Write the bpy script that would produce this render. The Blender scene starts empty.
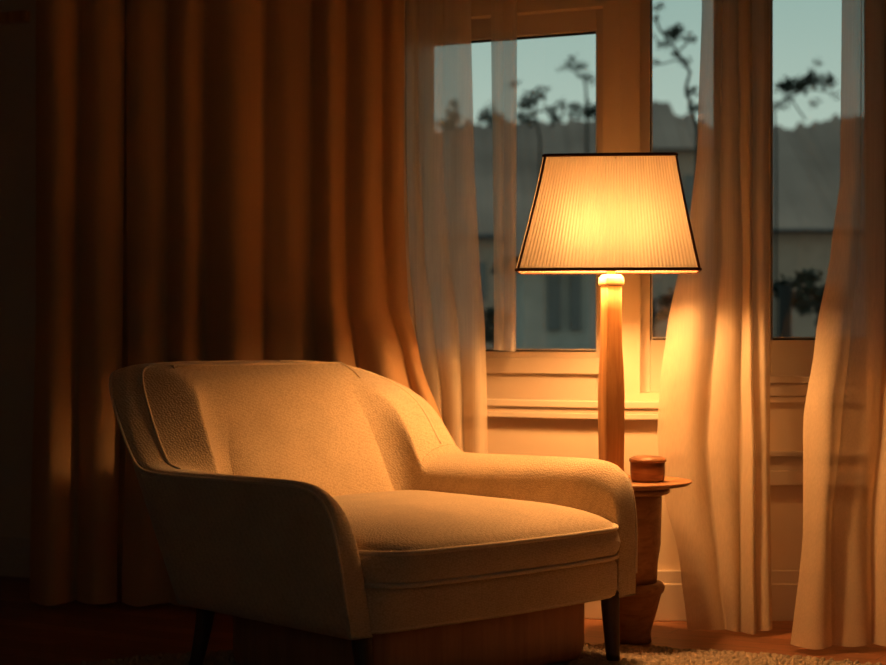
import bpy, math, random
from mathutils import Vector, noise
random.seed(7)
PI = math.pi
scene = bpy.context.scene
COL = scene.collection
F = 1700.0                 # focal length in pixels of the 886 wide frame
CX, CY, EYE = 443.0, 332.5, 0.90
FZ = -0.05                 # floor level

def at(px, py, Y):
    return Vector(((px - CX) / F * Y, Y, EYE - (py - CY) / F * Y))
def xat(px, Y):
    return (px - CX) / F * Y
def zat(py, Y):
    return EYE - (py - CY) / F * Y

# ------------------------------------------------------------------ mesh helpers
class MB:
    def __init__(self):
        self.v = []; self.f = []
    def add(self, vs, fs):
        o = len(self.v)
        self.v += [tuple(p) for p in vs]
        self.f += [tuple(i + o for i in f) for f in fs]
        return self
    def box(self, x0, x1, y0, y1, z0, z1, fn=None):
        p = [(x, y, z) for z in (z0, z1) for y in (y0, y1) for x in (x0, x1)]
        if fn: p = [fn(*q) for q in p]
        return self.add(p, [(0, 2, 3, 1), (4, 5, 7, 6), (0, 1, 5, 4), (2, 6, 7, 3), (0, 4, 6, 2), (1, 3, 7, 5)])
    def grid(self, rows, closed_u=False, closed_v=False):
        n, m = len(rows), len(rows[0])
        vs = [p for r in rows for p in r]
        fs = []
        for i in range(n if closed_v else n - 1):
            for j in range(m if closed_u else m - 1):
                a = i * m + j; b = i * m + (j + 1) % m
                c = ((i + 1) % n) * m + (j + 1) % m; d = ((i + 1) % n) * m + j
                fs.append((a, b, c, d))
        return self.add(vs, fs)
    def loft(self, rings, cap=True):
        m = len(rings[0])
        o = len(self.v)
        self.grid(rings, closed_u=True)
        if cap:
            self.f.append(tuple(o + i for i in reversed(range(m))))
            last = o + (len(rings) - 1) * m
            self.f.append(tuple(last + i for i in range(m)))
        return self
    def tube(self, pts, r, n=8, closed=False):
        pts = [Vector(p) for p in pts]
        rings = []
        N = len(pts)
        ref = None
        for i, p in enumerate(pts):
            if closed:
                t = pts[(i + 1) % N] - pts[i - 1]
            else:
                t = pts[min(i + 1, N - 1)] - pts[max(i - 1, 0)]
            t.normalize()
            if ref is None:
                ref = Vector((0, 0, 1)) if abs(t.z) < .9 else Vector((1, 0, 0))
            a = (ref - t * ref.dot(t)).normalized()
            ref = a
            b = t.cross(a)
            rr = r[i] if isinstance(r, (list, tuple)) else r
            rings.append([p + a * math.cos(2 * PI * k / n) * rr + b * math.sin(2 * PI * k / n) * rr for k in range(n)])
        if closed:
            self.grid(rings, closed_u=True, closed_v=True)
        else:
            self.loft(rings)
        return self
    def lathe(self, prof, c=(0, 0, 0), n=48, cap=True):
        rings = [[(c[0] + r * math.cos(2 * PI * k / n), c[1] + r * math.sin(2 * PI * k / n), c[2] + z) for k in range(n)] for r, z in prof]
        return self.loft(rings, cap)
    def build(self, name, mat, parent=None, smooth=True, bevel=0, sub=0):
        me = bpy.data.meshes.new(name)
        me.from_pydata(self.v, [], self.f)
        me.update()
        o = bpy.data.objects.new(name, me)
        COL.objects.link(o)
        if mat: me.materials.append(mat)
        if smooth:
            for p in me.polygons: p.use_smooth = True
        if bevel:
            b = o.modifiers.new('bevel', 'BEVEL'); b.width = bevel; b.segments = 3; b.limit_method = 'ANGLE'
            for p in me.polygons: p.use_smooth = False
        if sub:
            s = o.modifiers.new('subsurf', 'SUBSURF'); s.levels = sub; s.render_levels = sub
        if parent:
            o.parent = parent
            o.matrix_parent_inverse = parent.matrix_world.inverted()
        return o

def tag(o, label=None, cat=None, group=None, kind=None):
    if label: o['label'] = label
    if cat: o['category'] = cat
    if group: o['group'] = group
    if kind: o['kind'] = kind
    return o
def empty(name, loc, label, cat, group=None, kind=None):
    o = bpy.data.objects.new(name, None); COL.objects.link(o)
    o.location = loc; o.empty_display_size = .1
    bpy.context.view_layer.update()
    return tag(o, label, cat, group, kind)

# ------------------------------------------------------------------ materials
def nodes(name):
    m = bpy.data.materials.new(name); m.use_nodes = True
    nt = m.node_tree; nt.nodes.clear()
    out = nt.nodes.new('ShaderNodeOutputMaterial')
    return m, nt, out
def N(nt, typ, **kw):
    n = nt.nodes.new(typ)
    for k, v in kw.items():
        if k in n.inputs: n.inputs[k].default_value = v
        else: setattr(n, k, v)
    return n
def ramp(nt, src, stops):
    r = nt.nodes.new('ShaderNodeValToRGB')
    els = r.color_ramp.elements
    while len(els) < len(stops): els.new(.5)
    for e, (p, c) in zip(els, stops):
        e.position = p; e.color = (*c, 1)
    nt.links.new(src, r.inputs[0])
    return r.outputs[0]
def mapping(nt, scale=(1, 1, 1), rot=(0, 0, 0)):
    tc = N(nt, 'ShaderNodeTexCoord'); mp = N(nt, 'ShaderNodeMapping')
    mp.inputs['Scale'].default_value = scale; mp.inputs['Rotation'].default_value = rot
    nt.links.new(tc.outputs['Object'], mp.inputs['Vector'])
    return mp.outputs[0]

def plain(name, col, rough=.6, spec=.3, nscale=6, var=.08, bump=0, bscale=200):
    m, nt, out = nodes(name)
    b = N(nt, 'ShaderNodeBsdfPrincipled'); b.inputs['Roughness'].default_value = rough
    b.inputs['Specular IOR Level'].default_value = spec
    no = N(nt, 'ShaderNodeTexNoise', Scale=nscale, Detail=4.0)
    nt.links.new(mapping(nt), no.inputs['Vector'])
    c = ramp(nt, no.outputs[0], [(.3, tuple(x * (1 - var) for x in col)), (.7, tuple(min(1, x * (1 + var)) for x in col))])
    nt.links.new(c, b.inputs['Base Color'])
    if bump:
        n2 = N(nt, 'ShaderNodeTexNoise', Scale=bscale, Detail=2.0)
        nt.links.new(mapping(nt), n2.inputs['Vector'])
        bp = N(nt, 'ShaderNodeBump', Strength=bump, Distance=.003)
        nt.links.new(n2.outputs[0], bp.inputs['Height']); nt.links.new(bp.outputs[0], b.inputs['Normal'])
    nt.links.new(b.outputs[0], out.inputs[0])
    return m

def woven(name, col, scale=170, strength=.55, sheen=.3):
    m, nt, out = nodes(name)
    b = N(nt, 'ShaderNodeBsdfPrincipled'); b.inputs['Roughness'].default_value = .9
    b.inputs['Specular IOR Level'].default_value = .15
    b.inputs['Sheen Weight'].default_value = sheen; b.inputs['Sheen Roughness'].default_value = .5
    v = N(nt, 'ShaderNodeTexVoronoi', Scale=scale, Randomness=.6)
    nt.links.new(mapping(nt, (1, 1, 1.25), (.5, .6, .7)), v.inputs['Vector'])
    no = N(nt, 'ShaderNodeTexNoise', Scale=9.0, Detail=5.0)
    nt.links.new(mapping(nt), no.inputs['Vector'])
    c = ramp(nt, no.outputs[0], [(.3, tuple(x * .92 for x in col)), (.7, tuple(min(1, x * 1.06) for x in col))])
    mx = N(nt, 'ShaderNodeMix', data_type='RGBA', blend_type='MULTIPLY')
    mx.inputs[0].default_value = 1
    nt.links.new(c, mx.inputs[6])
    nt.links.new(ramp(nt, v.outputs['Distance'], [(.1, (1, 1, 1)), (.75, (.72, .69, .65))]), mx.inputs[7])
    nt.links.new(mx.outputs[2], b.inputs['Base Color'])
    bp = N(nt, 'ShaderNodeBump', Strength=strength, Distance=.004); bp.invert = True
    nt.links.new(v.outputs['Distance'], bp.inputs['Height']); nt.links.new(bp.outputs[0], b.inputs['Normal'])
    nt.links.new(b.outputs[0], out.inputs[0])
    return m

def wood(name, dark, light, scale=(18, 18, 1.5), rough=.45, rot=(0, 0, 0)):
    m, nt, out = nodes(name)
    b = N(nt, 'ShaderNodeBsdfPrincipled'); b.inputs['Roughness'].default_value = rough
    no = N(nt, 'ShaderNodeTexNoise', Scale=1.6, Detail=8.0, Roughness=.6, Distortion=.6)
    nt.links.new(mapping(nt, scale, rot), no.inputs['Vector'])
    nt.links.new(ramp(nt, no.outputs[0], [(.35, dark), (.65, light)]), b.inputs['Base Color'])
    bp = N(nt, 'ShaderNodeBump', Strength=.15, Distance=.002)
    nt.links.new(no.outputs[0], bp.inputs['Height']); nt.links.new(bp.outputs[0], b.inputs['Normal'])
    nt.links.new(b.outputs[0], out.inputs[0])
    return m

def planks(name):
    m, nt, out = nodes(name)
    b = N(nt, 'ShaderNodeBsdfPrincipled'); b.inputs['Roughness'].default_value = .42
    mp = mapping(nt, (1, 1, 1), (0, 0, .55))
    br = N(nt, 'ShaderNodeTexBrick', Scale=1.0)
    br.inputs['Brick Width'].default_value = 1.1; br.inputs['Row Height'].default_value = .09
    br.inputs['Mortar Size'].default_value = .0015; br.offset = .37
    br.inputs['Color1'].default_value = (.22, .085, .035, 1); br.inputs['Color2'].default_value = (.36, .15, .065, 1)
    br.inputs['Mortar'].default_value = (.05, .02, .01, 1)
    nt.links.new(mp, br.inputs['Vector'])
    no = N(nt, 'ShaderNodeTexNoise', Scale=2.0, Detail=8.0, Distortion=.5)
    nt.links.new(mapping(nt, (2, 26, 1), (0, 0, .55)), no.inputs['Vector'])
    mx = N(nt, 'ShaderNodeMix', data_type='RGBA', blend_type='MULTIPLY'); mx.inputs[0].default_value = .8
    nt.links.new(br.outputs[0], mx.inputs[6])
    nt.links.new(ramp(nt, no.outputs[0], [(.3, (.6, .55, .5)), (.7, (1, 1, 1))]), mx.inputs[7])
    nt.links.new(mx.outputs[2], b.inputs['Base Color'])
    bp = N(nt, 'ShaderNodeBump', Strength=.2, Distance=.002)
    nt.links.new(no.outputs[0], bp.inputs['Height']); nt.links.new(bp.outputs[0], b.inputs['Normal'])
    nt.links.new(b.outputs[0], out.inputs[0])
    return m

def cloth(name, col, opacity=1.0, transl=.4, stripe=500):
    """curtain cloth: diffuse + translucent threads, open weave when opacity < 1"""
    m, nt, out = nodes(name)
    no = N(nt, 'ShaderNodeTexNoise', Scale=1.0, Detail=3.0)
    nt.links.new(mapping(nt, (stripe * .5, stripe * .5, 1.5)), no.inputs['Vector'])
    c = ramp(nt, no.outputs[0], [(.3, tuple(x * .94 for x in col)), (.7, col)])
    d = N(nt, 'ShaderNodeBsdfDiffuse'); t = N(nt, 'ShaderNodeBsdfTranslucent')
    nt.links.new(c, d.inputs[0]); nt.links.new(c, t.inputs[0])
    mx = N(nt, 'ShaderNodeMixShader'); mx.inputs[0].default_value = transl
    nt.links.new(d.outputs[0], mx.inputs[1]); nt.links.new(t.outputs[0], mx.inputs[2])
    if opacity < 1:
        tr = N(nt, 'ShaderNodeBsdfTransparent')
        m2 = N(nt, 'ShaderNodeMixShader')
        a = N(nt, 'ShaderNodeMapRange')
        a.inputs[1].default_value = .3; a.inputs[2].default_value = .7
        a.inputs[3].default_value = opacity - .03; a.inputs[4].default_value = opacity + .03
        nt.links.new(no.outputs[0], a.inputs[0]); nt.links.new(a.outputs[0], m2.inputs[0])
        nt.links.new(tr.outputs[0], m2.inputs[1]); nt.links.new(mx.outputs[0], m2.inputs[2])
        nt.links.new(m2.outputs[0], out.inputs[0])
    else:
        nt.links.new(mx.outputs[0], out.inputs[0])
    return m

def glass(name):
    m, nt, out = nodes(name)
    tr = N(nt, 'ShaderNodeBsdfTransparent'); tr.inputs[0].default_value = (.97, .98, .97, 1)
    g = N(nt, 'ShaderNodeBsdfGlossy'); g.inputs['Roughness'].default_value = .03
    mx = N(nt, 'ShaderNodeMixShader'); mx.inputs[0].default_value = .035
    nt.links.new(tr.outputs[0], mx.inputs[1]); nt.links.new(g.outputs[0], mx.inputs[2])
    nt.links.new(mx.outputs[0], out.inputs[0])
    return m

def emit(name, col, s):
    m, nt, out = nodes(name)
    e = N(nt, 'ShaderNodeEmission'); e.inputs[0].default_value = (*col, 1); e.inputs[1].default_value = s
    nt.links.new(e.outputs[0], out.inputs[0])
    return m

M = dict(
    fabric=woven('chair_fabric', (.66, .52, .34), 165, .45),
    piping=woven('chair_piping', (.80, .66, .46), 300, .4),
    dark_wood=wood('dark_wood', (.035, .016, .009), (.07, .03, .016)),
    red_wood=wood('red_wood', (.30, .13, .07), (.40, .19, .10)),
    lamp_wood=wood('lamp_wood', (.36, .17, .06), (.58, .32, .13), (30, 30, 2)),
    table_wood=wood('table_wood', (.26, .115, .045), (.42, .21, .09), (4, 30, 30)),
    box_wood=wood('box_wood', (.2, .085, .035), (.36, .17, .075), (6, 6, 40)),
    floor=planks('floor_planks'),
    paint=plain('cream_paint', (.56, .47, .36), .5, .3, 5, .04),
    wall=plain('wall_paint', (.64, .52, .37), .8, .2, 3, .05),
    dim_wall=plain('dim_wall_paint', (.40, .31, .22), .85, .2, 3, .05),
    gasket=plain('gasket', (.02, .02, .02), .5),
    alu=plain('frame_edge', (.62, .6, .55), .35, .5),
    ceiling=plain('ceiling_paint', (.5, .42, .32), .9, .1),
    drape=cloth('drape_cloth', (.60, .37, .19), 1.0, .12, 700),
    sheer=cloth('sheer_cloth', (.90, .78, .60), .72, .45),
    sheer_thick=cloth('sheer_cloth_gathered', (.70, .57, .41), .82, .42),
    shade=cloth('shade_cloth', (.86, .73, .54), 1.0, .034, 60),
    diffuser=cloth('diffuser_cloth', (.8, .68, .50), 1.0, .22, 60),
    shade_trim=plain('shade_trim', (.09, .03, .015), .7),
    brass=plain('brass', (.45, .3, .12), .3, .6),
    cap=plain('cap', (.85, .7, .42), .5),
    glass=glass('window_glass'),
    bulb=emit('bulb_glow', (1.0, .47, .15), 390.0),
    rug=plain('rug_wool', (.36, .28, .20), .95, .1, 30, .12, .5, 300),
    grass=plain('lawn', (.05, .06, .04), .95, .1),
    hill=plain('hillside', (.46, .29, .22), .95, .1, .15, .3),
    bark=plain('bark', (.03, .026, .022), .9),
    leaf=plain('leaves', (.035, .042, .03), .8, .2, 3, .3),
    render_wall=plain('house_wall', (.48, .33, .25), .9, .1),
    teal_wall=plain('teal_house_wall', (.50, .44, .38), .9, .1),
    roof=plain('roof_tile', (.08, .06, .055), .9, .1),
    pane=plain('house_pane', (.16, .15, .14), .3, .5),
)

# ------------------------------------------------------------------ room shell
WY = 5.62                                # plane of the right hand window wall
C0 = Vector((xat(620, WY), WY))          # corner where the wall bends
SL = .45
dl = Vector((-1, SL)).normalized(); nl = Vector((-SL, -1)).normalized()
def WL(s, d, z):                         # left wall segment: along, towards the room, up
    p = C0 + dl * s + nl * d
    return (p.x, p.y, z)
def sl(px, d=0):                         # where the sight line of a column meets the segment
    k = (px - CX) / F
    o = C0 + nl * d
    # o.x + dl.x s = k (o.y + dl.y s)
    return (k * o.y - o.x) / (dl.x - k * dl.y)
def WR(x, d, z):
    return (x, WY - d, z)
HC = 2.7
XL, XR, YB = -2.3, 2.3, -.6

def struct(mb, name, mat, label, cat, smooth=False, bevel=0):
    return tag(mb.build(name, mat, None, smooth, bevel), label, cat, None, 'structure')

fl = MB(); fl.box(XL - .2, XR + .2, YB - .2, 7.3, FZ - .1, FZ)
struct(fl, 'floor', M['floor'], 'reddish brown plank floor of the room', 'floor')
ce = MB(); ce.box(XL - .2, XR + .2, YB - .2, 7.3, HC, HC + .1)
struct(ce, 'ceiling', M['ceiling'], 'dim plain ceiling above the room', 'ceiling')

s_end = (C0.x - XL) / -dl.x + .1
sA, sB = sl(603), sl(408)                # opening of the left window
zsill, zhead = .64, 1.985
w = MB()
T = .22
w.box(-.0, s_end, -T, 0, FZ, zsill, WL)
w.box(-.0, s_end, -T, 0, zhead, HC, WL)
w.box(-.0, sA, -T, 0, zsill, zhead, WL)
w.box(sB, s_end, -T, 0, zsill, zhead, WL)
struct(w, 'wall_left_of_bay', M['wall'], 'cream wall under and around the wide left window, behind the brown drapes', 'wall')

xA, xM, xB = xat(640, WY), xat(742, WY), xat(884, WY)
w = MB()
w.box(C0.x, XR + .1, -T, 0, FZ, .70, WR)
w.box(C0.x, XR + .1, -T, 0, 2.45, HC, WR)
w.box(C0.x, xA, -T, 0, .70, 2.45, WR)
w.box(xB, XR + .1, -T, 0, .70, 2.45, WR)
struct(w, 'wall_right_of_bay', M['wall'], 'cream wall under the two narrow windows right of the lamp', 'wall')
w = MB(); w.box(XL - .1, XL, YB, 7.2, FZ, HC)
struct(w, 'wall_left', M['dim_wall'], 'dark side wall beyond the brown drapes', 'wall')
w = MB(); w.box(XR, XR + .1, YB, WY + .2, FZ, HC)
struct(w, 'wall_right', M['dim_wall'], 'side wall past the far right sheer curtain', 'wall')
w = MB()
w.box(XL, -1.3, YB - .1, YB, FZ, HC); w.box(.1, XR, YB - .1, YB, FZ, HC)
w.box(-1.3, .1, YB - .1, YB, FZ, 1.0); w.box(-1.3, .1, YB - .1, YB, 2.2, HC)  # opening added behind the camera to let sky light in as fill
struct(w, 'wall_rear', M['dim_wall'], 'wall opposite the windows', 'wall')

# baseboards, sills, rails
b = MB(); b.box(0.0, s_end - .1, 0, .018, FZ, .10, WL); b.box(0.0, s_end - .1, 0, .026, FZ, .03, WL)
struct(b, 'baseboard_left', M['paint'], 'cream baseboard under the wide left window', 'baseboard', bevel=.003)
b = MB(); b.box(C0.x, XR, 0, .018, FZ, zat(570, WY), WR); b.box(C0.x, XR, 0, .028, FZ, zat(583, WY), WR)
struct(b, 'baseboard_right', M['paint'], 'stepped cream baseboard behind the right sheer curtains', 'baseboard', bevel=.003)
YS = WY + .1
b = MB()
for z0, z1, d in ((zat(407, YS), zat(400, YS), .030), (zat(412, YS), zat(407, YS), .022), (zat(418, YS), zat(412, YS), .030)):
    b.box(-.01, sB + .05, 0, d, z0, z1, WL)
    b.box(C0.x - .01, xat(668, WY), 0, d, z0, z1, WR)
struct(b, 'trim_1', M['paint'], 'stepped cream window sill moulding behind the lamp pole', 'window sill', bevel=.003)
b = MB()
for z0, z1, d in ((zat(383, WY), zat(376, WY), .032), (zat(396, WY), zat(383, WY), .022), (zat(403, WY), zat(396, WY), .016)):
    b.box(xat(668, WY), xB + .06, 0, d, z0, z1, WR)
struct(b, 'trim_2', M['paint'], 'cream sill moulding below the two narrow right windows', 'window sill', bevel=.003)
b = MB()
for z0, z1, d in ((zat(456, WY), zat(451, WY), .035), (zat(470, WY), zat(456, WY), .018), (zat(485, WY), zat(470, WY), .028)):
    b.box(xat(668, WY), XR, 0, d, z0, z1, WR)
struct(b, 'trim_3', M['paint'], 'cream horizontal wall rail low between the right sheer curtains', 'rail', bevel=.003)
b = MB()
b.box(sl(30), s_end - .1, 0, .03, zat(22, 6.6), zat(11, 6.6), WL)
struct(b, 'trim_4', M['lamp_wood'], 'narrow brown picture rail high on the dark wall left of the drapes', 'rail')

# windows -------------------------------------------------------------------
def window(name, fn, a0, a1, z0, z1, ga, gb, gz0, gz1, label, extra=None):
    """frame round the opening a0..a1, z0..z1 with one glass pane ga..gb, gz0..gz1"""
    f = MB()
    d0, d1 = -.11, -.045
    f.box(a0, ga, d0, d1, z0, z1, fn); f.box(gb, a1, d0, d1, z0, z1, fn)
    f.box(ga, gb, d0, d1, z0, gz0, fn); f.box(ga, gb, d0, d1, gz1, z1, fn)
    if extra: extra(f)
    fo = struct(f, name, M['paint'], label, 'window', bevel=.003)
    p = MB(); p.box(ga, gb, -.082, -.078, gz0, gz1, fn)
    p.build('window_pane', M['glass'], fo, False)
    g = MB(); t = .006
    g.box(ga, ga + t, -.088, -.072, gz0, gz1, fn); g.box(gb - t, gb, -.088, -.072, gz0, gz1, fn)
    g.box(ga, gb, -.088, -.072, gz0, gz0 + t, fn); g.box(ga, gb, -.088, -.072, gz1 - t, gz1, fn)
    tag(g.build('gasket', M['gasket'], fo, False), 'black glazing gasket')
    e = MB()
    e.box(ga + t, gb - t, -.0725, -.066, gz0 + t, gz0 + t + .004, fn)
    e.box(ga + t, ga + t + .004, -.0725, -.066, gz0, gz1, fn); e.box(gb - t - .004, gb - t, -.0725, -.066, gz0, gz1, fn)
    tag(e.build('glazing_bead', M['alu'], fo, False), 'pale glazing bead')
    return fo
Yg = WY + .12
def step1(f):
    f.box(sA, sB, -.045, -.03, zat(374, Yg), zat(358, Yg), WL)
window('window_1', WL, sA, sB, zsill, zhead, sl(600, -.08), sl(424, -.08), zat(352, Yg), 1.915,
       'wide cream framed window behind the lamp shade', step1)
window('window_2', WR, xA, xM, .70, 2.45, xat(649, Yg - .04), xat(716, Yg - .04), zat(340, Yg - .04), 2.38,
       'narrow window immediately right of the lamp shade, half behind a sheer curtain')
window('window_3', WR, xM, xB, .70, 2.45, xat(769, Yg - .04), xat(872, Yg - .04), zat(340, Yg - .04), 2.38,
       'narrow window farthest right, with a cloud shaped tree seen in it')

# curtain track on the ceiling
def drapeY(X): return 5.85 + (-.15 - X) * .11
t = MB()
t.box(XL + .2, -.1, 0, 1, HC - .03, HC, lambda x, y, z: (x, drapeY(x) - .04 + .04 * y, z))
struct(t, 'trim_5', M['paint'], 'ceiling track of the brown drapes', 'curtain track')
t = MB(); t.box(sl(520), sl(390), .06, .10, HC - .03, HC, WL)
struct(t, 'trim_6', M['paint'], 'ceiling track of the sheers at the wide window', 'curtain track')
t = MB(); t.box(.7, XR, .13, .17, HC - .03, HC, WR)
struct(t, 'trim_7', M['paint'], 'ceiling track of the sheers at the right windows', 'curtain track')

# ------------------------------------------------------------------ curtains
def lerp_keys(keys, y):
    if y <= keys[0][0]: return keys[0][1]
    for (y0, a), (y1, b) in zip(keys, keys[1:]):
        if y <= y1:
            t = (y - y0) / (y1 - y0); t = t * t * (3 - 2 * t) * .5 + t * .5
            return [p + (q - p) * t for p, q in zip(a, b)]
    return keys[-1][1]

def curtain(name, keys, yfun, amp, mat, label, group, zt=HC - .03, zb=None, hem=.012, seed=0, power=.75, per=12, flare=None, lift=0):
    """keys: list of (height line, fold valleys) - the folds are rounded towards the room, tight at the valleys"""
    NZ = 60
    rows = []
    for iz in range(NZ + 1):
        z = zt + ((FZ + hem if zb is None else zb) - zt) * iz / NZ
        fr = iz / NZ
        Yref = yfun(0, z)
        vy = CY + (EYE - z) * F / 5.5
        b = lerp_keys(keys, vy)
        row = []
        for i in range(len(b) - 1):
            for k in range(per if i < len(b) - 2 else per + 1):
                s = k / per
                px = b[i] + (b[i + 1] - b[i]) * s
                X = (px - CX) / F * 5.5
                for _ in range(4):
                    Y = yfun(X, z); X = (px - CX) / F * Y
                w_ = abs(b[i + 1] - b[i]) / F * Y
                A = min(amp, w_ * 1.1) * (.75 + .35 * math.sin(i * 2.3 + seed)) * (.85 + .3 * fr)
                d = A * (max(0, math.sin(PI * s)) ** power)
                n_ = noise.noise(Vector((X * 14 + seed, z * 1.3, seed))) * .010 * (.3 + fr)
                zz = z
                if iz == NZ: zz = z + .012 * (noise.noise(Vector((X * 9, seed, 2))) + .6) + lift
                row.append((X + d * .12, Y - d + n_, zz))
        rows.append(row)
    m = MB(); m.grid(rows)
    o = m.build(name, mat)
    return tag(o, label, 'curtain', group)

D = 'brown floor length drapes'
def yd(X, z): return drapeY(X) - .06 * max(0, (1.2 - z) / 1.2) ** 2
curtain('drape', [(0, [36, 80, 125]), (300, [36, 78, 123]), (600, [30, 76, 117])], yd, .10, M['drape'],
        'dark brown drape at the far left, next to the bare dark wall', D, seed=1)
curtain('drape', [(0, [127, 167, 205, 264, 312, 347, 383, 404]), (200, [127, 167, 204, 264, 312, 346, 383, 404]),
                  (300, [127, 166, 204, 263, 312, 348, 388, 408]), (360, [128, 166, 204, 264, 316, 356, 404, 420]),
                  (440, [126, 168, 206, 268, 324, 368, 424, 446]), (600, [122, 170, 210, 272, 330, 380, 440, 470])],
        lambda X, z: yd(X, z) - .02, .085, M['drape'], 'wide orange brown drape hanging behind the armchair back', D, seed=4)

S = 'sheer curtains at the windows'
def ys1(X, z):
    return C0.y + (C0.x - X) * SL - .055
curtain('sheer_curtain', [(0, [396, 405, 418, 443, 471]), (150, [396, 406, 419, 443, 474]), (250, [398, 409, 425, 449, 479]),
                          (330, [404, 416, 434, 459, 485]), (400, [414, 426, 442, 462, 487]), (600, [424, 436, 450, 468, 488])],
        ys1, .034, M['sheer'], 'sheer cream curtain flaring between the brown drape and the wide window', S, seed=2)
curtain('sheer_curtain', [(0, [491, 503, 517]), (300, [494, 504, 516]), (600, [494, 504, 515])],  # added strip imitates a reflection in the glass, so it stops at the sill
        lambda X, z: ys1(X, z) + .01, .03, M['sheer'], 'narrow sheer strip standing in for a reflection in the glass of the wide window', S, seed=5, zb=zsill + .19)
def ys3(X, z): return WY - .10 - .19 * max(0, (1.0 - z) / 1.05) ** 2.2
curtain('sheer_curtain', [(0, [702, 722, 738, 751, 769]), (150, [697, 720, 739, 751, 769]), (215, [690, 720, 741, 751, 769]),
                          (260, [680, 720, 742, 751, 769]), (330, [667, 714, 741, 752, 769]), (380, [660, 710, 740, 752, 770]),
                          (440, [657, 706, 741, 754, 770]), (490, [664, 710, 740, 754, 770]), (560, [680, 718, 740, 754, 771]), (628, [688, 726, 740, 756, 772])],
        ys3, .05, M['sheer_thick'], 'sheer cream curtain right behind the small side table', S, seed=3)
def ys4(X, z): return WY - .17 - .36 * max(0, (1.1 - z) / 1.1) ** 1.6
curtain('sheer_curtain', [(0, [842, 861, 884, 910, 945]), (180, [840, 860, 884, 910, 945]), (250, [831, 858, 885, 911, 946]),
                          (340, [815, 850, 884, 912, 948]), (420, [803, 842, 880, 912, 950]), (520, [803, 830, 872, 912, 950]), (645, [789, 832, 872, 912, 955])],
        ys4, .07, M['sheer_thick'], 'sheer cream curtain at the far right pooling forward on the floor', S, seed=9)

curtain('drape', [(0, [864, 892, 925, 960]), (600, [868, 896, 925, 960])], lambda X, z: WY - .07, .05, M['drape'],
        'brown drape at the far right edge, behind the pooling sheer curtain', D, seed=6)

# ------------------------------------------------------------------ armchair
CO = Vector((-.226, 4.17, 0))
cu = Vector((.735, .678, 0)).normalized(); cv = Vector((-.678, .735, 0)).normalized()
def CH(u, v, z):
    p = CO + cu * u + cv * v
    return Vector((p.x, p.y, z))
Wd, Dp, ZB, ZT = 1.06, .825, .145, .812
chair = empty('armchair', CH(.5, .45, FZ), 'cream woven wingback armchair with piped edges and dark tapered legs', 'armchair')

def spline(keys, x):
    if x <= keys[0][0]: return keys[0][1]
    for i in range(len(keys) - 1):
        (x0, a), (x1, b) = keys[i], keys[i + 1]
        if x <= x1:
            pm = keys[i - 1] if i > 0 else (x0 - (x1 - x0), a - (b - a))
            pn = keys[i + 2] if i + 2 < len(keys) else (x1 + (x1 - x0), b + (b - a))
            m0 = (b - pm[1]) / (x1 - pm[0]) if x1 != pm[0] else 0
            m1 = (pn[1] - a) / (pn[0] - x0)
            h = x1 - x0; t = (x - x0) / h
            return (2*t**3-3*t**2+1)*a + (t**3-2*t**2+t)*h*m0 + (-2*t**3+3*t**2)*b + (t**3-t**2)*h*m1
    return keys[-1][1]

RC = .10
L1 = Dp - RC; LA = PI / 2 * RC; LB = Wd - 2 * RC
LT = 2 * L1 + 2 * LA + LB
def plan(s):
    """outer plan line at the chair's bottom: left front -> back -> right front; returns (u,v), outward normal"""
    if s > LT / 2:
        (u, v), (nu, nv) = plan(LT - s)
        return (Wd - u, v), (-nu, nv)
    if s <= L1: return (0, s), (-1, 0)
    if s <= L1 + LA:
        a = (s - L1) / RC
        return (RC - RC * math.cos(a), L1 + RC * math.sin(a)), (-math.cos(a), math.sin(a))
    return (RC + s - L1 - LA, Dp), (0, 1)
HA = [(0, .15), (.008, .28), (.018, .38), (.035, .455), (.06, .497), (.10, .519), (.16, .526), (.4, .522)]
HK = (HA + [(.62, .518), (.70, .522), (.74, .537), (.765, .58), (.79, .655), (.815, .725), (.84, .768), (.87, .793), (.93, .807), (1.05, .812), (1.4, .812)],
      HA + [(.60, .518), (.645, .528), (.67, .565), (.70, .625), (.74, .68), (.80, .728), (.88, .763), (.98, .79), (1.1, .806), (1.25, .812), (1.4, .812)])
def topz(s):
    return spline(HK[0], s) if s < LT / 2 else spline(HK[1], LT - s)
def warp(u, v, z):
    h = (z - ZB) / (ZT - ZB)
    fl_ = .07 * h
    return u + (-fl_ if u < Wd / 2 else fl_) * min(1, abs(u - Wd / 2) / .42) ** 2, v * (1 + .375 * h)
def outer(s, z):
    (u, v), n = plan(s)
    return (*warp(u, v, z), n)
ta, tb, RI = .18, .10, .11
def arm_t(q):
    """the arms are slim in front and thicken towards the back"""
    x = max(0, min(1, (q - .06) / .60))
    return .07 + (ta - .07) * (x * x * (3 - 2 * x))
def inner(s, z):
    """inside line: same sides, but a wide soft curve between side and back"""
    if s > LT / 2:
        q = LT - s
    else:
        q = s
    sa = Dp - tb - RI; sb = L1 + LA + ta + RI - RC
    if q <= sa: u, v = arm_t(q), q
    elif q <= sb:
        a = PI / 2 * (q - sa) / (sb - sa)
        u, v = arm_t(sa + .1) + RI - RI * math.cos(a), sa + RI * math.sin(a)
    else: u, v = plan(q)[0][0], Dp - tb
    if s > LT / 2: u = Wd - u
    return warp(u, v, z)
PROF = [(0, -.014), (.03, -.006), (.10, -.001), (.22, 0), (.38, -.003), (.55, -.009), (.72, -.019), (.86, -.032), (.96, -.048), (1, -.065)]
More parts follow.
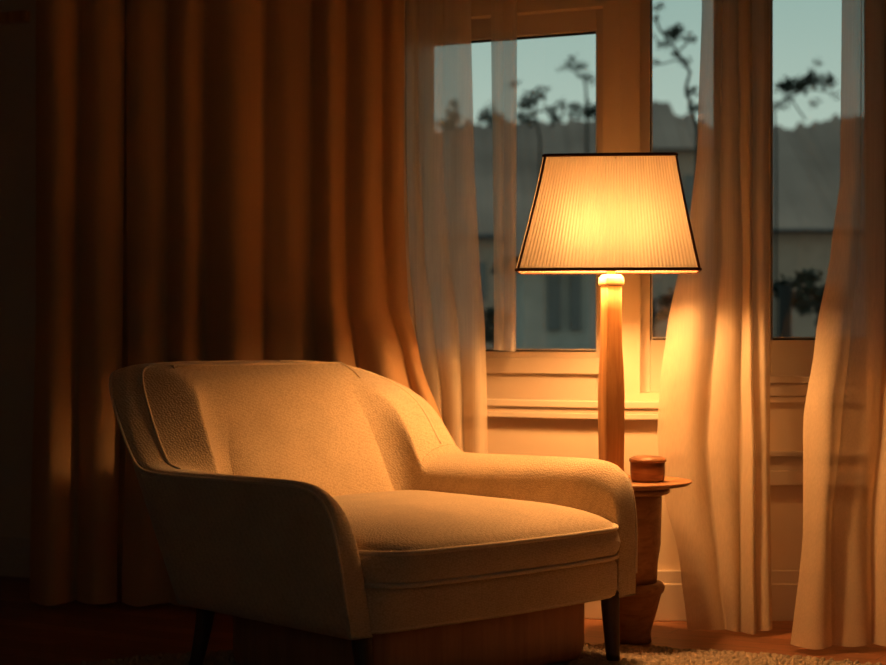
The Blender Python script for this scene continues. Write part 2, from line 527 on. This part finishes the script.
def section(s, zb=ZB, inner_zb=.2):
    """outer panel up to a crisp edge, a roll over to the inside, then down the inner face"""
    H = topz(s)
    k_s = min(1, (H - zb) / .075)
    pts = []
    zr = H + PROF[0][1] * k_s
    for k in range(9):
        z = zb + (zr - zb) * k / 8
        u, v, n = outer(s, z)
        pts.append(CH(u, v, z))
    for a, dz in PROF[1:]:
        z = H + dz * k_s
        u, v, n = outer(s, min(z, zr)); u2, v2 = inner(s, min(z, zr))
        pts.append(CH(u + (u2 - u) * a, v + (v2 - v) * a, z))
    z0 = H + PROF[-1][1] * k_s
    for k in range(1, 9):
        z = z0 + (min(inner_zb, z0 - .002) - z0) * k / 8
        pts.append(CH(*inner(s, z), z))
    return pts
def edge_at(q, s):
    """the piped outer edge"""
    z = max(topz(q) - .012, ZB + .01)
    u, v, n = outer(q, z)
    return CH(u + n[0] * .001, v + n[1] * .001, z)
def stations(a, b, n):
    return [a + (b - a) * i / n for i in range(n + 1)]
S_ARM = .655
front = [0, .004, .008, .013, .018, .026, .035, .047, .06, .08, .10, .13]
for side in (0, 1):
    ss = front + stations(.16, S_ARM, 22)
    if side: ss = [LT - s for s in reversed(ss)]
    m = MB(); m.loft([section(s) for s in ss], cap=False)
    arm = m.build('arm', M['fabric'], chair)
    pts = [edge_at(LT - s if side else s, s) for s in front[1:] + stations(.16, S_ARM, 22)]
    p = MB(); p.tube(pts, .0042)
    p.build('piping', M['piping'], arm)
# wings and back shell in one wrap-around back
ss = stations(S_ARM + .0004, L1 + LA + .02, 34) + stations(L1 + LA + .04, LT - L1 - LA - .04, 30) + stations(LT - L1 - LA - .02, LT - S_ARM - .0004, 34)
m = MB(); m.loft([section(s) for s in ss], cap=False)
back = m.build('backrest', M['fabric'], chair)
p = MB(); p.tube([edge_at(s, s) for s in ss], .0042); p.build('piping', M['piping'], back)
for qq in (stations(.675, 1.25, 48), [LT - x for x in stations(.66, 1.25, 48)]):
    p = MB(); pts = []
    for q in qq:
        z = topz(q) - .003; o_ = outer(q, topz(q) - .014); i_ = inner(q, topz(q) - .014)
        pts.append(CH(o_[0] + (i_[0] - o_[0]) * .38, o_[1] + (i_[1] - o_[1]) * .38, z))
    p.tube(pts, .0042); p.build('piping', M['piping'], back)
# padded centre of the back
def pad_pt(a, b):
    """a across 0..1, b up 0..1"""
    z = .335 + (.802 - .335) * b
    s0 = L1 + LA + .11 + .05 * (1 - b); s1 = LT - L1 - LA - .09
    sx = s0 + (s1 - s0) * a
    u, v, n = outer(sx, z)
    ed = min(a, 1 - a) * 2; eb = min(1, (1 - b) * 5)
    puff = (1 - (1 - min(1, ed * 2.2)) ** 3) 
    th = .004 + .010 * max(0, 2 * a - 1) + .048 * puff * (1 - .55 * b)
    if b > .85: th *= math.sqrt(max(0, 1 - ((b - .85) / .15) ** 2)) * .9 + .1
    # upper corners are rounded off
    return CH(u - n[0] * (tb - .006 + th), v - n[1] * (tb - .006 + th), z)
rows = []
for ib in range(31):
    b_ = ib / 30
    row = []
    ins = .0
    if b_ > .30: ins = .17 * (1 - math.sqrt(max(0, 1 - ((b_ - .30) / .72) ** 2)))
    for ia in range(41):
        row.append(pad_pt((1 - ins) * ia / 40, b_))
    rows.append(row)
m = MB(); m.grid(rows)
backrows = [[p_ + cv * .05 for p_ in r] for r in rows]
# close the pad: sides run back into the shell
edge = [rows[i][0] for i in range(31)] + rows[-1][1:] + [rows[i][-1] for i in range(29, -1, -1)]
m.grid([edge, [p_ + cv * .05 for p_ in edge]])
pad = m.build('back_cushion', M['fabric'], chair)
p = MB(); p.tube([e - cv * .002 for e in edge], .0035); p.build('piping', M['piping'], pad)

def rrect(u0, u1, v0, v1, r, n=8, bow=0):
    pts = []
    for cx, cy, a0 in ((u1 - r, v0 + r, -PI / 2), (u1 - r, v1 - r, 0), (u0 + r, v1 - r, PI / 2), (u0 + r, v0 + r, PI)):
        for k in range(n + 1):
            a = a0 + PI / 2 * k / n
            pts.append((cx + r * math.cos(a), cy + r * math.sin(a)))
    out = []
    for i, p0 in enumerate(pts):         # fill straight runs
        p1 = pts[(i + 1) % len(pts)]
        L = math.hypot(p1[0] - p0[0], p1[1] - p0[1])
        k = max(1, int(L / .03))
        for j in range(k): out.append((p0[0] + (p1[0] - p0[0]) * j / k, p0[1] + (p1[1] - p0[1]) * j / k))
    if bow:
        out = [(u, v - bow * max(0, 1 - ((u - (u0 + u1) / 2) / ((u1 - u0) / 2)) ** 2) * max(0, min(1, (v1 - v) / (v1 - v0)))) for u, v in out]
    return out
# seat cushion
ol = rrect(.070, 1.017, -.030, .87, .12, bow=.03)
cu0, cv0 = .53, .43
def ringat(sc, z): return [CH(cu0 + (u - cu0) * sc, cv0 + (v - cv0) * sc, z) for u, v in ol]
rings = [ringat(.3, .262), ringat(.96, .262), ringat(.99, .266), ringat(1.006, .285), ringat(1.016, .305), ringat(1.006, .328), ringat(.993, .347)]
for k in range(1, 13):
    q = (k / 12) ** 1.5
    sc = .993 * (1 - q) ** 1.0 if k < 12 else .02
    rings.append(ringat(max(sc, .02), .347 + .082 * (1 - (1 - q) ** 3) ** .62))
m = MB(); m.loft(rings)
seat = m.build('seat_cushion', M['fabric'], chair)
for z in (.348, .267):
    p = MB(); p.tube(ringat(.998, z), .0065, closed=True)
    p.build('piping', M['piping'], seat)
# seat base rail
ol2 = rrect(.055, 1.005, -.010, .79, .06, bow=.022)
def ring2(sc, z): return [CH(.53 + (u - .53) * sc, .40 + (v - .40) * sc, z) for u, v in ol2]
m = MB(); m.loft([ring2(.9, .147), ring2(.975, .148), ring2(.995, .160), ring2(1.0, .18), ring2(1.0, .24), ring2(.98, .262), ring2(.9, .264)])
base = m.build('seat_base', M['fabric'], chair)
p = MB(); p.tube(ring2(.985, .157), .0045, closed=True); p.build('piping', M['piping'], base)
# rounded wooden plinth set back under the seat
ol3 = rrect(.10, .96, .05, .70, .10)
m = MB(); m.loft([[CH(.53 + (u - .53) * k, .38 + (v - .38) * k, z) for u, v in ol3] for k, z in ((.96, FZ + .023), (.985, FZ + .034), (1, FZ + .06), (1, .13), (.97, .149))])
tag(m.build('plinth', M['red_wood'], chair), 'reddish brown rounded plinth in the shade under the seat')
# legs
for (u0, v0, u1, v1) in ((.985, .03, .965, .0), (.075, .05, .07, .012), (.07, .715, .05, .74), (.99, .715, 1.01, .74)):
    rings = []
    for k in range(9):
        q = k / 8
        u = u0 + (u1 - u0) * q ** 1.5; v = v0 + (v1 - v0) * q ** 1.5
        foot = FZ + (.021 if (CH(u1, v1, 0).xy - Vector((.08, 3.04))).length < 2.08 else .001)
        z = .16 + (foot - .16) * q
        h = .030 - .010 * q
        rings.append([CH(u + h * math.cos(a) * .95, v + h * math.sin(a) * .95, z) for a in [2 * PI * j / 16 for j in range(16)]])
    m = MB(); m.loft(rings)
    m.build('leg', M['dark_wood'], chair)

# ------------------------------------------------------------------ side table, box, lamp
TY = 5.23
k_ = TY / F
tx = xat(630, TY); tz = zat(480.5, TY)
table = empty('side_table', (tx, TY, FZ), 'small round wooden pedestal table beside the armchair, under the lamp', 'side table')
R = 62 * k_
m = MB(); m.lathe([(R * .2, -.022), (R * .62, -.022), (R * .93, -.012), (R, -.003), (R * .995, .001), (R * .95, 0.0), (R * .90, -.004), (R * .2, -.004)], (tx, TY, tz))
m.build('tabletop', M['table_wood'], table)
m = MB(); m.lathe([(R * .2, -.040), (R * .60, -.040), (R * .64, -.034), (R * .64, -.024), (R * .6, -.021), (R * .2, -.021)], (tx, TY, tz))
m.build('apron', M['table_wood'], table)
zb = zat(582, TY)
m = MB(); m.lathe([(.098, tz - .038), (.097, tz - .09), (.094, .25), (.085, zb + .06), (.082, zb)], (tx, TY, 0))
m.build('pedestal', M['table_wood'], table)
m = MB(); m.lathe([(.07, zb + .003), (.1, zb), (.107, zb - .012), (.104, zb - .026), (.096, zb - .034), (.078, FZ + .08), (.066, FZ + .04), (.064, FZ + .02), (.066, FZ + .003), (.05, FZ + .001)], (tx, TY, 0))
m.build('foot', M['table_wood'], table)

# lidded round wooden box
bx, bz = xat(648, TY), tz - .004
by = TY + .01
box = empty('wooden_box', (bx, by, bz), 'small round dark wooden box with a thin lid on the side table', 'box')
r = 18 * k_
m = MB(); m.lathe([(r * .3, .001), (r * .86, .001), (r * .93, .008), (r * .97, .035), (r * .96, .060), (r * .3, .060)], (bx, by, bz))
m.build('body', M['box_wood'], box)
m = MB(); m.lathe([(r * .3, .0605), (r * .99, .0605), (r * 1.04, .064), (r * 1.02, .070), (r * .8, .077), (r * .3, .080), (.004, .0805)], (bx, by, bz))
m.build('lid', M['box_wood'], box)

# lamp
lx, ly = xat(611, TY), TY - .01
lamp = empty('table_lamp', (lx, ly, tz - .004), 'lit lamp with pleated tapered shade on a tall wooden column behind the chair arm', 'lamp')
def sq(hw, hd, z, rot=.33, c=.22, ox=0):
    pts = []
    for cx, cy, a0 in ((1, -1, -PI / 2), (1, 1, 0), (-1, 1, PI / 2), (-1, -1, PI)):
        rr = c * hw
        for j in range(4):
            a = a0 + PI / 2 * j / 3
            x = cx * (hw - rr) + rr * math.cos(a); y = cy * (hd - rr) + rr * math.sin(a)
            pts.append((lx + ox + x * math.cos(rot) - y * math.sin(rot), ly + x * math.sin(rot) + y * math.cos(rot), z))
    return pts
zc = zat(285, TY)
m = MB()
z_ = lambda y: zat(y, TY)
m.loft([sq(.031, .031, tz + .018), sq(.031, .031, z_(465)), sq(.0325, .0325, z_(420)), sq(.0325, .0325, z_(392)), sq(.0305, .0305, z_(370)), sq(.0265, .0265, z_(345)), sq(.0255, .0255, z_(310)), sq(.0255, .0255, zc)])
m.build('column', M['lamp_wood'], lamp)
m = MB(); m.loft([sq(.045, .045, tz - .0035), sq(.047, .047, tz + .004), sq(.045, .045, tz + .014), sq(.035, .035, tz + .020)])
m.build('base', M['lamp_wood'], lamp)
m = MB(); m.loft([sq(.0295, .0295, zc - .002), sq(.0315, .0315, zc + .006), sq(.0305, .0305, zc + .022), sq(.022, .022, zc + .032)])
tag(m.build('collar', M['cap'], lamp), 'pale collar on top of the wooden column')
m = MB(); m.lathe([(.012, zc + .028), (.012, zc + .05), (.018, zc + .055), (.018, zc + .10), (.014, zc + .105)], (lx, ly, 0), 20)
m.build('socket', M['brass'], lamp)
# twin bulbs on short arms
zbulb = zat(232, TY)
for sx in (-1, 1):
    ox = lx + sx * .085
    m = MB(); m.tube([(lx, ly, zc + .095), (lx + sx * .035, ly, zc + .09), (ox, ly, zc + .098), (ox, ly, zbulb - .05)], .006)
    arm_ = m.build('bulb_arm', M['brass'], lamp)
    m = MB(); m.lathe([(.013, -.052), (.016, -.045), (.036, -.032), (.047, -.014), (.050, .003), (.046, .020), (.032, .039), (.008, .049)], (ox, ly, zbulb), 24)
    m.build('bulb', M['bulb'], lamp)
# shade: rounded rectangle in plan, pleated, tapering up
sx_b, sx_t = xat(607.5, TY), xat(609.5, TY)
zs0, zs1 = zat(269, TY - .17), zat(154, TY - .13)
RSN, RCS = math.sin(.097), math.cos(.097)      # the shade faces the armchair side of the room
def shade_pt(q, h, off=0):
    """q: 0..1 round the rounded rectangular plan, h: 0 bottom .. 1 top"""
    e = 1 - h
    wid = (67.0 + 25.0 * (e ** 1.12)) * k_ * .972 + off
    dep = wid * .5 + off * .5
    r = .018
    segs = [(2 * (wid - r), 0), (PI / 2 * r, 1), (2 * (dep - r), 0), (PI / 2 * r, 1)] * 2
    corners = [(wid - r, -dep + r, -PI / 2), (wid - r, dep - r, 0), (-wid + r, dep - r, PI / 2), (-wid + r, -dep + r, PI)]
    tot = sum(L for L, _ in segs)
    d = (q % 1) * tot; i = 0
    while i < 7 and d > segs[i][0]: d -= segs[i][0]; i += 1
    if segs[i][1]:
        cx, cy, a0 = corners[i // 2]; a = a0 + d / r
        x, y = cx + r * math.cos(a), cy + r * math.sin(a)
    else:
        x, y = ((-wid + r + d, -dep), (wid, -dep + r + d), (wid - r - d, dep), (-wid, dep - r - d))[i // 2]
    y *= 1 + .06 * (1 - (x / wid) ** 2)
    x, y = x * RCS + y * RSN, -x * RSN + y * RCS
    return Vector((sx_b + (sx_t - sx_b) * h + x, ly + y, zs0 + (zs1 - zs0) * h))
def corner_q(i, h):
    best = min((k / 2000 for k in range(2000)), key=lambda q: -((shade_pt(q, h) - Vector((sx_b + (sx_t - sx_b) * h, ly, 0))).xy.dot(Vector(((1, -1), (1, 1), (-1, 1), (-1, -1))[i]))))
    return best
NP = 150 * 4
qs = [i / NP for i in range(NP)]
rows = []
for ih in range(13):
    h = ih / 12
    rows.append([shade_pt(q, h, .0016 * (0, 1, 0, -1)[i % 4]) for i, q in enumerate(qs)])
m = MB(); m.grid(rows, closed_u=True)
shade = m.build('shade', M['shade'], lamp)
for h in (0, 1):
    m = MB()
    ln = [shade_pt(qs[i], h) for i in range(0, NP, 3)]
    m.tube(ln, .0052, closed=True)
    tag(m.build('trim', M['shade_trim'], shade), 'dark brown shade binding')
for ci in range(4):
    m = MB(); m.tube([shade_pt(corner_q(ci, i / 6), i / 6, .001) for i in range(7)], .0042)
    tag(m.build('trim', M['shade_trim'], shade), 'dark brown corner piping of the shade')
m = MB(); m.loft([[shade_pt(q, .978, -.004) for q in qs[::4]], [shade_pt(q, .983, -.004) for q in qs[::4]]])
m.build('added_diffuser', M['diffuser'], shade, False)  # unseen disc added to hold back light rising out of the shade
m = MB()                                             # spider holding the shade
m.tube([(lx, ly, zc + .10), (lx, ly, zs1 - .02)], .003)
for q in (.17, .67):
    m.tube([(lx, ly, zs1 - .02), shade_pt(q, .97)], .0025)
m.build('shade_carrier', M['brass'], lamp)

# ------------------------------------------------------------------ rug
rc = Vector((.08, 3.04)); rr = 2.1
m = MB(); m.lathe([(rr * .3, FZ + .0005), (rr, FZ + .0005), (rr + .006, FZ + .005), (rr, FZ + .010), (rr * .3, FZ + .010)], (rc.x, rc.y, 0), 128)
yy = 2.2
while yy < rc.y + rr:
    half = math.sqrt(max(0, rr * rr - (yy - rc.y) ** 2))
    x = rc.x - half
    while x < rc.x + half:
        if abs(x) < yy * .40 + .35:
            a = random.random() * 6.28; h = random.uniform(.009, .016); w_ = random.uniform(.008, .013)
            cx, cy = x + random.uniform(-.006, .006), yy + random.uniform(-.006, .006)
            ring = [(cx + w_ * math.cos(a + t * PI / 3), cy + w_ * math.sin(a + t * PI / 3), FZ + .008) for t in range(6)]
            top = [(cx + .6 * w_ * math.cos(a + t * PI / 3), cy + .6 * w_ * math.sin(a + t * PI / 3), FZ + .006 + h * .8) for t in range(6)]
            m.add(ring + top + [(cx, cy, FZ + .006 + h)],
                  [(t, (t + 1) % 6, 6 + (t + 1) % 6, 6 + t) for t in range(6)] + [(6 + t, 6 + (t + 1) % 6, 12) for t in range(6)])
        x += .018
    yy += .018
tag(m.build('rug', M['rug']), 'large round beige looped wool rug under the armchair', 'rug')

# ------------------------------------------------------------------ outside
g = MB(); g.box(-60, 80, 7.6, 120, -1.2, -1.0)
struct(g, 'ground', M['grass'], 'dark lawn outside the windows', 'ground')
rows = []
HP = [(-400, 108), (380, 125), (430, 127), (470, 124), (520, 122), (600, 118), (640, 106), (660, 104), (680, 112), (700, 122), (740, 130), (772, 131), (800, 127), (842, 117), (900, 105), (1300, 90)]
for Y, k in ((52, 0), (60, .55), (70, 1.0), (84, .8)):
    row = []
    for i in range(601):
        px = -400 + 1700 * i / 600
        zt = zat(spline(HP, px), 70)
        X = xat(px, 70)
        z = -1.1 + (zt + 1.1) * k + (.25 * noise.noise(Vector((X * .25, Y, 1))) + .3 * noise.noise(Vector((X * 1.5, Y, 3))) + .35 * noise.noise(Vector((X * 3.5, Y, 5)))) * (1 if k > 0 else 0)
        row.append((X, Y, z))
    rows.append(row)
m = MB(); m.grid(rows)
struct(m, 'hill', M['hill'], 'dark wooded hillside on the horizon outside', 'hill', True)

def clump(m, c, r, n, sq_=.6):
    for _ in range(n):
        d = Vector((random.gauss(0, 1), random.gauss(0, 1), random.gauss(0, 1) * sq_)).normalized() * r * random.random() ** .5
        p = Vector(c) + Vector((d.x, d.y, d.z))
        a = Vector((random.uniform(-1, 1), random.uniform(-1, 1), random.uniform(-.6, .6))).normalized() * r * .40
        b = a.cross(Vector((random.uniform(-1, 1), random.uniform(-1, 1), 1))).normalized() * r * .20
        m.add([p - a, p - b, p + a, p + b], [(0, 1, 2, 3)])
def tree(Y, limbs, clumps, label, name='tree'):
    """limbs: polylines in sight-line coordinates at distance Y; clumps: (px,py,radius px,count)"""
    sc = Y / F
    p0 = at(limbs[0][0][0], limbs[0][0][1], Y)
    root = empty(name, (p0.x, Y, -1.0), label, 'tree', 'trees outside the windows')
    t = MB()
    for li, L in enumerate(limbs):
        pts = [at(a, b, Y + .3 * math.sin(i * 1.7 + li)) for i, (a, b, *_) in enumerate(L)]
        rad = [(q[2] if len(q) > 2 else 2) * sc * .4 for q in L]
        if li == 0:
            pts = [Vector((pts[0].x, Y, -1.0))] + pts; rad = [rad[0] * 1.3] + rad
        t.tube(pts, rad, 7)
    t.build('trunk', M['bark'], root)
    f = MB()
    for px, py, r, n in clumps:
        clump(f, at(px, py, Y + random.uniform(-.4, .4)), r * 1.15 * sc, n)
    f.build('foliage', M['leaf'], root, False)
tree(18, [[(697, 130, 5), (692, 110, 5), (686, 88, 4.5), (690, 72, 4), (680, 56, 4), (672, 44, 3.5), (660, 30, 3), (655, 17, 3)],
          [(686, 60, 3), (676, 60, 2), (662, 64, 2), (652, 62, 1.5)], [(672, 44, 3), (660, 45, 2), (653, 34, 2)], [(680, 50, 3), (690, 40, 2), (694, 36, 1.5)]],
     [(655, 18, 5, 30), (659, 6, 6, 30), (672, 34, 8, 60), (678, 30, 7, 40), (689, 38, 7, 30), (663, 45, 6, 30), (685, 62, 6, 30), (655, 62, 5, 20), (692, 92, 7, 40), (695, 108, 7, 40), (676, 55, 5, 25)],
     'thin crooked tree leaning across the window just right of the lamp shade')
tree(20, [[(776, 140, 3), (774, 106, 3), (790, 96, 3), (800, 90, 2.5), (814, 80, 2)], [(790, 96, 2.5), (783, 88, 2), (780, 80, 2)], [(800, 90, 2), (818, 90, 2), (836, 94, 1.5)], [(790, 97, 2), (800, 112, 2), (806, 120, 2)]],
     [(784, 86, 9, 70), (795, 86, 9, 70), (805, 83, 9, 60), (815, 80, 9, 60), (826, 82, 8, 45), (832, 80, 6, 25), (811, 73, 6, 25), (819, 62, 6, 18), (776, 105, 6, 35), (784, 106, 5, 20), (788, 98, 6, 30), (815, 103, 6, 20), (836, 96, 5, 15)],
     'flat crowned cloud pruned tree in the window farthest right')
tree(24, [[(587, 140, 3.5), (587, 110, 3.5), (586, 90, 3), (584, 77, 3)]] ,
     [(584, 76, 6, 40), (576, 67, 7, 28), (570, 64, 6, 20), (562, 68, 5, 14), (573, 58, 5, 14), (582, 66, 6, 22), (590, 80, 6, 25), (588, 110, 8, 45), (594, 112, 8, 50), (578, 106, 6, 25)],
     'slim tree with a tufted top right in front of the shade, seen above it')
tree(24, [[(540, 140, 3.5), (535, 112, 3), (538, 96, 2.5)], [(535, 112, 3), (550, 110, 2), (566, 106, 2)], [(535, 104, 2), (524, 104, 2)]],
     [(537, 95, 8, 45), (544, 89, 6, 25), (530, 100, 8, 45), (524, 106, 8, 45), (515, 84, 6, 22), (551, 109, 7, 28), (560, 103, 6, 22), (568, 108, 7, 30), (556, 118, 8, 40), (526, 118, 9, 50), (575, 114, 7, 35)],
     'bushy branching tree in the middle of the wide window')
tree(30, [[(454, 150, 4), (454, 120, 3), (455, 106, 2)]],
     [(455, 104, 6, 30), (453, 113, 7, 45), (452, 124, 8, 50), (490, 108, 6, 30), (486, 118, 8, 50), (442, 124, 7, 40), (498, 120, 9, 50)],
     'small bushy tree behind the sheer at the left of the wide window')

def house(px0, px1, y0, Y, mat, label, wins, dep=4, roofh=10):
    a, b_ = xat(px0, Y), xat(px1, Y)
    z1 = zat(y0, Y)
    root = empty('house', ((a + b_) / 2, Y, -1.0), label, 'house', 'houses outside the windows')
    m = MB(); m.box(a, b_, Y, Y + dep, -1.0, z1); m.build('wall', mat, root, False)
    zr = zat(y0 - roofh, Y)
    m = MB()
    m.add([(a - .2, Y - .3, z1), (b_ + .2, Y - .3, z1), (b_ + .2, Y + dep + .3, z1), (a - .2, Y + dep + .3, z1), (a - .2, Y + dep / 2, zr), (b_ + .2, Y + dep / 2, zr)],
          [(0, 1, 5, 4), (2, 3, 4, 5), (0, 4, 3), (1, 2, 5), (0, 3, 2, 1)])
    m.build('roof', M['roof'], root, False)
    for (w0, w1, v0, v1) in wins:
        m = MB(); m.box(xat(w0, Y), xat(w1, Y), Y - .06, Y + .02, zat(v1, Y), zat(v0, Y)); m.build('window', M['pane'], root, False)
house(420, 500, 238, 34, M['render_wall'], 'low grey house seen through the left sheer curtain', [(440, 452, 262, 300), (470, 486, 262, 300)])
house(524, 590, 258, 16, M['teal_wall'], 'bluish house seen low in the wide window under the lamp shade', [(548, 560, 275, 330), (570, 580, 275, 330)])
house(640, 712, 150, 34, M['render_wall'], 'dim grey house behind the crooked tree right of the lamp', [(655, 668, 175, 210), (684, 694, 175, 210)])
house(764, 890, 232, 24, M['render_wall'], 'long low house in the window farthest right', [(850, 870, 248, 290)], roofh=12)
def bush(px, py, r, Y, label):
    c = at(px, py, Y); sc = Y / F
    root = empty('bush', (c.x, Y, -1.0), label, 'bush', 'bushes outside the windows')
    f = MB()
    for i in range(9):
        clump(f, (c.x + random.uniform(-1, 1) * r * sc, Y + random.uniform(-.5, .5), c.z + random.uniform(-1.2, .5) * r * sc), r * sc * .6, 60)
    f.build('foliage', M['leaf'], root, False)
    t = MB(); t.tube([(c.x, Y, -1.0), (c.x, Y, c.z)], .05); t.build('stem', M['bark'], root)
bush(785, 285, 18, 13, 'dark bush low in the window farthest right, near the middle stile')
bush(822, 300, 20, 18, 'dark bush low in the window farthest right, beside the far sheer')
bush(500, 320, 16, 13, 'dark bush low at the left of the wide window')
bush(650, 300, 18, 16, 'dark bush low in the window right of the lamp column')

# ------------------------------------------------------------------ world
wd = bpy.data.worlds.new('dusk'); scene.world = wd; wd.use_nodes = True
nt = wd.node_tree; nt.nodes.clear()
out = nt.nodes.new('ShaderNodeOutputWorld'); bg = nt.nodes.new('ShaderNodeBackground')
tc = nt.nodes.new('ShaderNodeTexCoord'); sep = nt.nodes.new('ShaderNodeSeparateXYZ')
nt.links.new(tc.outputs['Generated'], sep.inputs[0])
c = ramp(nt, sep.outputs[2], [(0.0, (.38, .42, .36)), (.12, (.43, .54, .47)), (.20, (.30, .44, .40)), (.6, (.12, .22, .25))])
nt.links.new(c, bg.inputs[0]); bg.inputs[1].default_value = 1.0
nt.links.new(bg.outputs[0], out.inputs[0])

# ------------------------------------------------------------------ camera
cd = bpy.data.cameras.new('camera'); cam = bpy.data.objects.new('camera', cd); COL.objects.link(cam)
cam.location = (0, 0, EYE); cam.rotation_euler = (PI / 2, 0, 0)
cd.sensor_width = 36; cd.lens = F / 886 * 36
cd.clip_start = .05; cd.clip_end = 400
cd.dof.use_dof = True; cd.dof.focus_distance = 4.8; cd.dof.aperture_fstop = 2.9
scene.camera = cam

vs = scene.view_settings
scene.display_settings.display_device = 'sRGB'
vs.view_transform = 'Standard'; vs.look = 'None'; vs.gamma = 1; vs.use_curve_mapping = False
vs.exposure = 0.12
cy = scene.cycles
cy.max_bounces = 10; cy.diffuse_bounces = 6; cy.transparent_max_bounces = 24
cy.caustics_reflective = False; cy.caustics_refractive = False
cy.sample_clamp_indirect = 6
